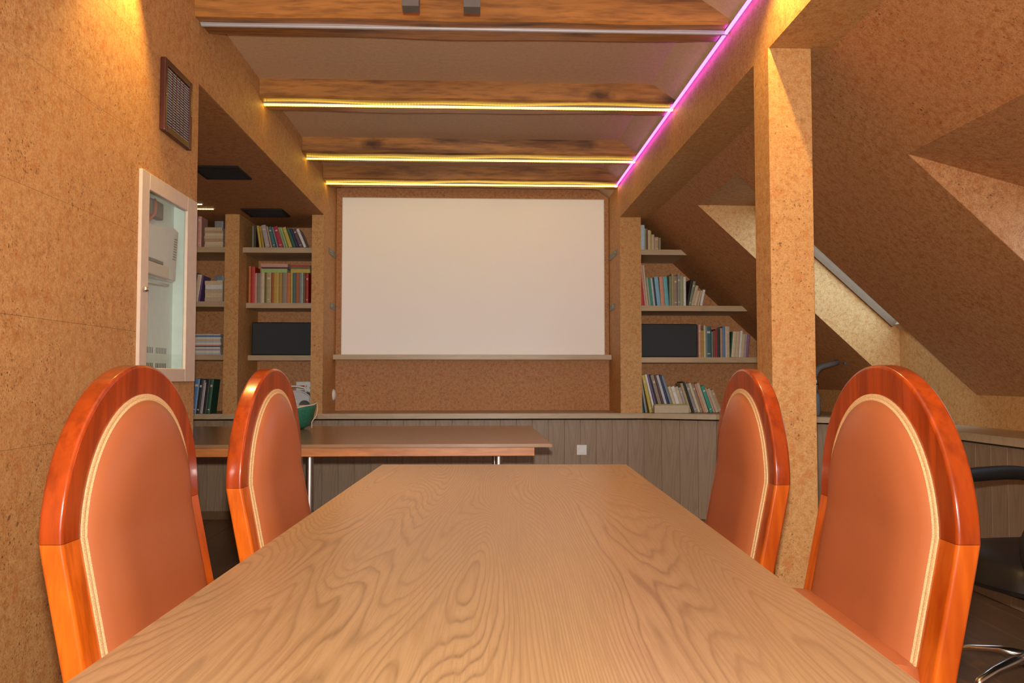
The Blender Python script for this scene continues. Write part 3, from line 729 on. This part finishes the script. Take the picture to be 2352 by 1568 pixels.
bm = bmesh.new(); lathe(bm, [(.005, 0), (.005, .002), (.002, .004)], 12, axis='x'); sc = link('screw', bm, M_brass, t, True); sc.location = (.022, -a + f / 2, 0); inst(sc, t, (.022, a - f / 2, 0))

# ------------------------------------------------------------------ cabinet in the left wall
t = empty('wall_cabinet', (XL, (CY0 + CY1) / 2, CZ0)); tag(t, 'narrow cream framed glass-door cabinet let into the left cork wall', 'cabinet')
hw = (CY1 - CY0) / 2; H = CZ1 - CZ0; dp = -.075; fy0, fy1, fz0, fz1 = -.062, -.115, .055, -.062
bm = bmesh.new()
abox(bm, 0.0005, .014, -hw, -hw + .068, 0, H, bev=.002); abox(bm, 0.0005, .014, hw - .115, hw, 0, H, bev=.002)
abox(bm, 0.0005, .014, -hw + .068, hw - .115, 0, .052, bev=.002); abox(bm, 0.0005, .014, -hw + .068, hw - .115, H - .06, H, bev=.002)
link('door_frame', bm, M_cream, t)
bm = bmesh.new(); abox(bm, .004, .007, -hw + .06, hw - .107, .045, H - .052); link('pane', bm, M_glass, t)
bm = bmesh.new(); i0, i1 = -hw + .02, hw - .02
abox(bm, dp - .004, dp, i0, i1, .02, H - .02); abox(bm, dp, -.001, i0, i0 + .003, .02, H - .02); abox(bm, dp, -.001, i1 - .003, i1, .02, H - .02)
abox(bm, dp, -.001, i0, i1, .02, .023); abox(bm, dp, -.001, i0, i1, H - .023, H - .02)
link('cabinet_body', bm, M_cabin, t)
bm = bmesh.new(); lathe(bm, [(.010, .014), (.010, .022), (.006, .030), (.002, .031)], 16, (0, -hw + .03, .33), 'x'); link('lock', bm, M_steel, t, True)
bm = bmesh.new(); abox(bm, dp + .0005, dp + .003, -.003, .003, .20, .55); link('cable_strip', bm, M_white, t)
bm = bmesh.new(); abox(bm, dp + .0002, dp + .001, -.0035, .0035, 0, .024); sl = link('louvre_slot', bm, M_grey, t); sl.location = (0, -.04, .05)
for r_, zz in enumerate((.05, .112)):
    for k in range(14):
        if (r_, k) == (0, 0): continue
        inst(sl, t, (0, -.04 + k * .0165 + (.022 if k > 6 else 0), zz))
# router and boxes inside
t = empty('router', (XL - .066, 3.03, 1.455)); tag(t, 'white router with side slots inside the glass wall cabinet', 'router')
bm = bmesh.new(); prism(bm, [(-.04, .0), (.385, .012), (.412, .225), (.36, .228), (-.04, .19)], 0, .032, 'x'); bmesh.ops.bevel(bm, geom=bm.edges[:], offset=.007, segments=2, affect='EDGES'); link('router_body', bm, M_white, t, 'auto')
bm = bmesh.new(); abox(bm, .032, .0335, 0, .030, 0, .0035); sl = link('slot', bm, M_grey, t); sl.location = (0, .345, .10)
for k in range(1, 9): inst(sl, t, (0, .345 + .002 * k, .10 + .0105 * k))
t = empty('network_box', (XL - .033, 3.05, 1.462)); tag(t, 'small beige network box in front of the white router', 'network box')
bm = bmesh.new(); abox(bm, 0, .024, -.05, .225, 0, .048, bev=.004, seg=2); link('box_body', bm, M_cream, t)
bm = bmesh.new(); abox(bm, .002, .022, -.05, .17, .0485, .062, bev=.002); link('lid_strip', bm, M_grey, t)
t = empty('junction_box', (XL - .074, 3.24, 1.72)); tag(t, 'grey junction box with a red cable at the top of the cabinet', 'junction box')
bm = bmesh.new(); abox(bm, 0, .03, -.06, .06, -.022, .045, bev=.004); link('box_body', bm, M_grey, t)
bm = bmesh.new(); tube(bm, [(.036, -.05, .04), (.045, -.06, .02), (.05, -.08, -.02), (.045, -.12, -.05), (.04, -.16, -.04)], .006, 8); link('cable', bm, M_copper, t, True)
bm = bmesh.new(); tube(bm, [(XL - .02, 3.00, 1.450), (XL - .015, 3.03, 1.440), (XL - .018, 3.09, 1.432), (XL - .02, 3.18, 1.436), (XL - .03, 3.32, 1.444)], .0045, 8)
tag(link('white_cable', bm, M_white, None, True), 'white cable looping under the router in the cabinet', 'cable')
bm = bmesh.new(); tube(bm, [(XL - .05, 3.03, 1.09), (XL - .05, 3.06, 1.15), (XL - .04, 3.12, 1.17), (XL - .05, 3.17, 1.11), (XL - .05, 3.22, 1.088)], .004, 8)
tag(link('white_cable', bm, M_white, None, True), 'loose white cable curled at the bottom of the cabinet', 'cable')

# ------------------------------------------------------------------ tables
TA = -math.atan(69 / F)      # table axis turned slightly to the right
tv = (0.097, 3.150)          # centre of far edge
def table_local(t): pass
t = empty('conference_table', (tv[0], tv[1], 0), TA); tag(t, 'long oak-laminate conference table running towards the screen', 'table')
bm = bmesh.new(); abox(bm, -.4635, .4635, -2.85, 0, .722, .75, bev=.0015); link('tabletop', bm, M_table, t)
for y in (-.35, -2.4):
    bm = bmesh.new(); abox(bm, -.17, .17, y - .02, y + .02, .06, .70, bev=.003); link('support_panel', bm, M_panel, t)
    bm = bmesh.new(); abox(bm, -.22, .22, y - .05, y + .05, 0.0, .06, bev=.005); link('foot', bm, M_panel, t)
bm = bmesh.new(); abox(bm, -.05, .05, -2.38, -.37, .40, .62, bev=.003); link('stretcher', bm, M_panel, t)
bm = bmesh.new(); abox(bm, -.17, .17, -2.6, -.2, .70, .7215); link('batten', bm, M_panel, t)

t = empty('side_desk', (0, 4.08, 0)); tag(t, 'brown laminate desk with pine apron and chrome legs below the left shelves', 'desk')
bm = bmesh.new(); prism(bm, [(-2.6, 0), (.362, 0), (.352, 1.53), (-2.6, 1.53)], .735, .752, 'z')
bmesh.ops.bevel(bm, geom=bm.edges[:], offset=.003, segments=2, affect='EDGES'); link('desktop', bm, M_desk, t)
bm = bmesh.new(); abox(bm, -2.5, .278, .045, .075, .689, .7345, bev=.002); link('apron', bm, M_apron, t)
bm = bmesh.new(); abox(bm, -2.5, .278, 1.36, 1.39, .689, .7345, bev=.002); link('apron', bm, M_apron, t)
bm = bmesh.new(); abox(bm, .248, .278, .0755, 1.3595, .689, .7345, bev=.002); link('apron', bm, M_apron, t)
bm = bmesh.new(); lathe(bm, [(.019, .012), (.019, .70)], 20); lg = link('leg', bm, M_satin, t, 'auto'); lg.location = (-.868, .23, 0)
bm = bmesh.new(); lathe(bm, [(.036, 0), (.036, .006), (.022, .014)], 20); ft = link('foot_disc', bm, M_black, lg, 'auto')
bm = bmesh.new(); lathe(bm, [(.035, .715), (.035, .722), (.019, .722), (.019, .70), (.030, .70)], 20); fl = link('top_flange', bm, M_black, lg, 'auto')
for x, y in ((-1.115, 1.15), (.103, .23), (.103, 1.2), (-2.3, .23), (-2.3, 1.15)):
    c = inst(lg, t, (x, y, 0)); inst(ft, c); inst(fl, c)

# green bowl with cream rim
t = empty('green_bowl', (-1.195, 5.30, .7525)); tag(t, 'green mesh bowl with a wavy cream rim on the side desk', 'bowl')
bm = bmesh.new(); seg = 40; rings = []
prof = [(.085, 0), (.12, .02), (.145, .06), (.158, .10), (.168, .13)]
def rimz(a): return .035 * max(0, math.cos(a)) + .006 * math.sin(5 * a) - .012 * math.exp(-((a + 1.0) / .5) ** 2)
for j, (r, h) in enumerate(prof):
    rings.append([bm.verts.new((r * math.cos(k * 2 * math.pi / seg) * .98, r * math.sin(k * 2 * math.pi / seg), h + (rimz(k * 2 * math.pi / seg if k <= seg / 2 else k * 2 * math.pi / seg - 2 * math.pi)) * (j / 4) ** 2)) for k in range(seg)])
for q, w in zip(rings, rings[1:]):
    for k in range(seg): bm.faces.new((q[k], q[(k + 1) % seg], w[(k + 1) % seg], w[k]))
bm.faces.new(rings[0]); rim = [v.co.copy() for v in rings[-1]]
o = link('bowl_body', bm, M_green, t, True); md = o.modifiers.new('solid', 'SOLIDIFY'); md.thickness = .003
bm = bmesh.new(); tube(bm, rim + [rim[0]], .0045, 8, cap=False); link('rim_cord', bm, M_cord, t, True)
bm = bmesh.new(); tube(bm, [(.170, -.01, .165), (.178, -.03, .13), (.176, -.04, .09), (.150, -.06, .05), (.152, -.07, .01)], .0028, 6); link('drawstring', bm, M_cord, t, True)

# ------------------------------------------------------------------ dining chairs
def wn(o):
    m = o.modifiers.new('weighted', 'WEIGHTED_NORMAL'); m.weight = 90; m.keep_sharp = True; return o
def chair_parts(t):
    w2 = .305; zk = .80; z0 = .44; tn = math.tan(R(11.5))
    def fx(z): return 0.0 if z >= zk else (zk - z) * tn
    def fxs(z):   # softened kink
        d = zk - z
        return 0.0 if d < -.012 else (tn * (d + .012) ** 2 / .048 if d < .012 else d * tn)
    fw, ft_ = .070, .042           # face width, thickness
    def sweep(bm, path):           # path: (y, z, ny, nz) outward normal in plane
        rings = []
        cs = []
        hw_, ht = fw / 2, ft_ / 2; r = .007
        for cx_, cz_, a0 in ((hw_ - r, ht - r, 0), (-hw_ + r, ht - r, 90), (-hw_ + r, -ht + r, 180), (hw_ - r, -ht + r, 270)):
            for q in range(4):
                a = R(a0 + q * 30); cs.append((cx_ + r * math.cos(a), cz_ + r * math.sin(a)))
        for (y, z, ny, nz) in path:
            rings.append([bm.verts.new((fxs(z + nz * u) + v, y + ny * u, z + nz * u)) for u, v in cs])
        for q, w in zip(rings, rings[1:]):
            for k in range(16): bm.faces.new((q[k], q[(k + 1) % 16], w[(k + 1) % 16], w[k]))
        bm.faces.new(rings[0]); bm.faces.new(rings[-1][::-1])
    rc = w2 - fw / 2
    path = [(math.cos(R(a)) * rc, zk + math.sin(R(a)) * rc, math.cos(R(a)), math.sin(R(a))) for a in [x * 180 / 44 for x in range(45)]]
    bm = bmesh.new(); sweep(bm, path); wn(link('back_arch', bm, M_arch, t, 'auto'))
    for sg in (1, -1):
        bm = bmesh.new(); sweep(bm, [(sg * rc, zk - .0008 - (zk - z0) * k / 10, sg, 0) for k in range(11)]); wn(link('back_stile', bm, M_stile, t, 'auto'))
    # padded panel: rings between outline and centre
    ri = w2 - .062
    outline = [(math.cos(R(a)) * ri, zk + math.sin(R(a)) * ri) for a in range(0, 181, 5)]
    outline += [(-ri, zk - (zk - .50) * k / 9) for k in range(1, 10)]
    outline += [(-ri + 2 * ri * k / 14, .50) for k in range(1, 14)] + [(ri, .50 + (zk - .50) * k / 9) for k in range(0, 9)]
    cy_, cz_ = 0, .76
    def ring(bm, s, xo): return [bm.verts.new((fxs(cz_ + (z - cz_) * s) + xo, y * s, cz_ + (z - cz_) * s)) for y, z in outline]
    for sgn, dome, nm_ in ((1, .034, 'back_cushion'), (-1, .006, 'back_panel_cover')):
        bm = bmesh.new(); rs = []
        for k in range(9):
            s = 1 - k / 8 * .98; u = 1 - s
            rs.append(ring(bm, s, sgn * (.004 + .017 + dome * (1 - (1 - min(1, u * 2.2)) ** 2.4))))
        rs.insert(0, ring(bm, 1.0, sgn * .002))
        m_ = len(outline)
        for q, w in zip(rs, rs[1:]):
            for k in range(m_): bm.faces.new((q[k], q[(k + 1) % m_], w[(k + 1) % m_], w[k]))
        bm.faces.new(rs[-1]); link(nm_, bm, M_leather, t, True)
    # braid
    for nm_, rr in (('braid_trim', w2 - .067),):
        pts = [(math.cos(R(a)) * rr, zk + math.sin(R(a)) * rr) for a in range(0, 181, 4)]
        pts = [(rr, zk - (zk - .50) * k / 8) for k in range(8, 0, -1)] + pts + [(-rr, zk - (zk - .50) * k / 8) for k in range(1, 9)]
        bm = bmesh.new(); hwid = .0078; rings = []
        for i, (y, z) in enumerate(pts):
            a = pts[max(i - 1, 0)]; b = pts[min(i + 1, len(pts) - 1)]
            ty, tz = b[0] - a[0], b[1] - a[1]; L = math.hypot(ty, tz); ny, nz = tz / L, -ty / L
            cs = [(-hwid, -.002), (-hwid, .002), (-hwid * .5, .0034), (0, .0028), (hwid * .5, .0034), (hwid, .002), (hwid, -.002)]
            rings.append([bm.verts.new((fxs(z + nz * u) + .0218 + v + (.002 if u < 0 else 0), y + ny * u, z + nz * u)) for u, v in cs])
        for q, w in zip(rings, rings[1:]):
            for k in range(6): bm.faces.new((q[k], q[k + 1], w[k + 1], w[k]))
        link(nm_, bm, M_braid, t, 'auto')
    bm = bmesh.new(); abox(bm, fx(.47) - .016, fx(.47) + .016, -rc + .029, rc - .029, .44, .495, bev=.004); link('bottom_rail', bm, M_stile, t)
    # seat
    bm = bmesh.new(); n = 14; rows_ = []
    for i in range(n + 1):
        for_ = []
        for j in range(n + 1):
            u = -1 + 2 * i / n; v = -1 + 2 * j / n
            x = .265 + .245 * u * (1 - .04 * v * v); y = v * (.292 + .028 * (u + 1) / 2)
            h = .520 + .085 * (1 - abs(u) ** 7) ** .5 * (1 - abs(v) ** 7) ** .5
            for_.append(bm.verts.new((x, y, h)))
        rows_.append(for_)
    for a, b in zip(rows_, rows_[1:]):
        for k in range(n): bm.faces.new((a[k], a[k + 1], b[k + 1], b[k]))
    be = [e for e in bm.edges if e.is_boundary]
    r = bmesh.ops.extrude_edge_only(bm, edges=be)
    nv = [v for v in r['geom'] if isinstance(v, bmesh.types.BMVert)]
    for v in nv: v.co.z = .462
    bmesh.ops.contextual_create(bm, geom=[e for e in bm.edges if e.is_boundary])
    link('seat_cushion', bm, M_leather, t, 'auto')
    bm = bmesh.new()
    abox(bm, .085, .50, -.275, -.25, .40, .461, bev=.003); abox(bm, .085, .50, .25, .275, .40, .461, bev=.003); abox(bm, .48, .505, -.249, .249, .40, .461, bev=.003); abox(bm, .085, .11, -.249, .249, .40, .461, bev=.003)
    link('seat_frame', bm, M_arch, t)
    for sg in (1, -1):
        bm = bmesh.new(); tube(bm, [(.488, sg * .258, .40), (.486, sg * .256, .2), (.480, sg * .252, .0)], [.026, .021, .017], 12); link('leg', bm, M_stile, t, 'auto')
        bm = bmesh.new(); tube(bm, [(.078, sg * .262, .44), (.066, sg * .262, .30), (.025, sg * .262, .12), (-.01, sg * .262, 0)], [.026, .025, .021, .018], 12); link('leg', bm, M_stile, t, 'auto')
def cam2room(xc, d):
    c, s_ = math.cos(yaw), math.sin(yaw); return (xc * c + d * s_, -xc * s_ + d * c)
CH = [(-.775, 1.70, 0, 'terracotta padded arch-back chair, left side of table, nearest the camera'),
      (.765, 1.70, math.pi, 'terracotta padded arch-back chair, right side of table, nearest the camera'),
      (-.705, 2.405, 0, 'terracotta padded arch-back chair, left side of table, in front of the green bowl'),
      (.705, 2.47, math.pi, 'terracotta padded arch-back chair, right side of table, beside the cork column')]
base = None
for xc, d, rz, l in CH:
    x, y = cam2room(xc, d)
    if base is None:
        base = empty('dining_chair', (x, y, 0), rz + TA * 1.0); chair_parts(base); o = base; kids = list(base.children)
    else:
        o = inst(base); o.location = (x, y, 0); o.rotation_euler = (0, 0, rz + TA)
        for k in kids: inst(k, o)
    tag(o, l, 'chair', 'arch-back chairs around the conference table')

# ------------------------------------------------------------------ office chair
t = empty('office_chair', (1.90, 2.80, 0), math.pi + R(8)); tag(t, 'black leather office chair on a chrome star base, cut by the right edge', 'office chair')
bm = bmesh.new(); n = 16; rows_ = []
for i in range(n + 1):
    rr = []
    for j in range(n + 1):
        u = -1 + 2 * i / n; v = -1 + 2 * j / n
        k = 1 - .12 * u * u * v * v
        rr.append(bm.verts.new((.27 * u * k, .26 * v * k, .425 + .075 * (1 - abs(u) ** 5) ** .5 * (1 - abs(v) ** 5) ** .5 - .02 * max(0, u) ** 3)))
    rows_.append(rr)
for a, b in zip(rows_, rows_[1:]):
    for k in range(n): bm.faces.new((a[k], a[k + 1], b[k + 1], b[k]))
r = bmesh.ops.extrude_edge_only(bm, edges=[e for e in bm.edges if e.is_boundary])
for v in r['geom']:
    if isinstance(v, bmesh.types.BMVert): v.co.z = .385; v.co.x *= .92; v.co.y *= .92
bmesh.ops.contextual_create(bm, geom=[e for e in bm.edges if e.is_boundary])
link('seat', bm, M_black, t, 'auto')
bm = bmesh.new(); abox(bm, -.11, .10, -.10, .10, .335, .384, bev=.01, seg=2); link('tilt_mechanism', bm, M_blackmat, t)
bm = bmesh.new(); abox(bm, -.34, -.26, -.22, .22, .58, 1.00, bev=.03, seg=4); link('backrest', bm, M_black, t, True)
bm = bmesh.new(); tube(bm, [(-.10, 0, .36), (-.30, 0, .38), (-.36, 0, .45), (-.355, 0, .70)], [(.03, .012)] * 4, 10); link('back_bracket', bm, M_blackmat, t, True)
for sg in (1, -1):
    pts = [(.18, sg * .27, .43), (.25, sg * .285, .50), (.26, sg * .29, .58), (.20, sg * .29, .645), (.08, sg * .29, .695), (-.06, sg * .29, .712), (-.24, sg * .285, .71), (-.32, sg * .27, .66), (-.30, sg * .27, .50), (-.12, sg * .26, .41)]
    sm = []
    for i in range(len(pts) - 1):
        p0, p1, p2, p3 = [Vector(pts[max(0, min(len(pts) - 1, i + q))]) for q in (-1, 0, 1, 2)]
        for s_ in range(5):
            u = s_ / 5; sm.append(.5 * ((2 * p1) + (p2 - p0) * u + (2 * p0 - 5 * p1 + 4 * p2 - p3) * u * u + (3 * p1 - p0 - 3 * p2 + p3) * u ** 3))
    sm.append(Vector(pts[-1]))
    bm = bmesh.new(); tube(bm, sm, [(.030, .027)] * len(sm), 12); link('armrest', bm, M_blackmat, t, True)
bm = bmesh.new(); lathe(bm, [(.030, .09), (.032, .16), (.026, .17), (.024, .34)], 20); link('gas_column', bm, M_steel, t, 'auto')
def base_leg():
    bm = bmesh.new(); tube(bm, [(.02, 0, .125), (.10, 0, .125), (.20, 0, .108), (.275, 0, .085), (.292, 0, .070)], [(.024, .016), (.020, .014), (.016, .011), (.014, .010), (.010, .008)], 12)
    return link('star_leg', bm, M_steel, t, True)
l0 = base_leg()
bm = bmesh.new()
for yy in (-.016, .016): lathe(bm, [(.001, -.008), (.024, -.008), (.026, 0), (.024, .008), (.001, .008)], 18, (.285, yy, .027), 'y')
c0 = link('caster', bm, M_blackmat, l0, 'auto')
l0.rotation_euler = (0, 0, R(14))
for k in range(1, 5):
    l = inst(l0, t, (0, 0, 0), (0, 0, R(14 + 72 * k))); inst(c0, l)

# ------------------------------------------------------------------ grey bent handles on the counter
def handle(x, y, flip, label):
    t = empty('bent_handle', (x, y, LZ)); tag(t, label, 'handle', 'grey bent handles on the corner counter')
    bm = bmesh.new(); tube(bm, [(0, 0, .0), (0, 0, .02), (0, 0, .08), (0, 0, .15), (0, 0, .17)], [.018, .028, .030, .028, .015], 16); link('lower_grip', bm, M_midgrey, t, True)
    bm = bmesh.new(); tube(bm, [(0, 0, .165), (0, 0, .30)], .014, 16); link('steel_rod', bm, M_steel, t, True)
    bm = bmesh.new(); lathe(bm, [(.0145, .225), (.019, .225), (.019, .235), (.0145, .235)], 16); link('collar', bm, M_blackmat, t)
    bm = bmesh.new(); tube(bm, [(0, 0, .285), (0, 0, .31), (flip * .012, 0, .335), (flip * .04, 0, .355), (flip * .10, 0, .372), (flip * .165, 0, .388)], [.016, .021, .023, .021, .020, .019], 14); link('upper_grip', bm, M_midgrey, t, True)
handle(2.41, 5.83, 1, 'grey bent handle with a steel rod on the counter, between column and chair')
handle(2.93 - .16, 5.80, -1, 'grey handle whose tip just shows above the near right chair')
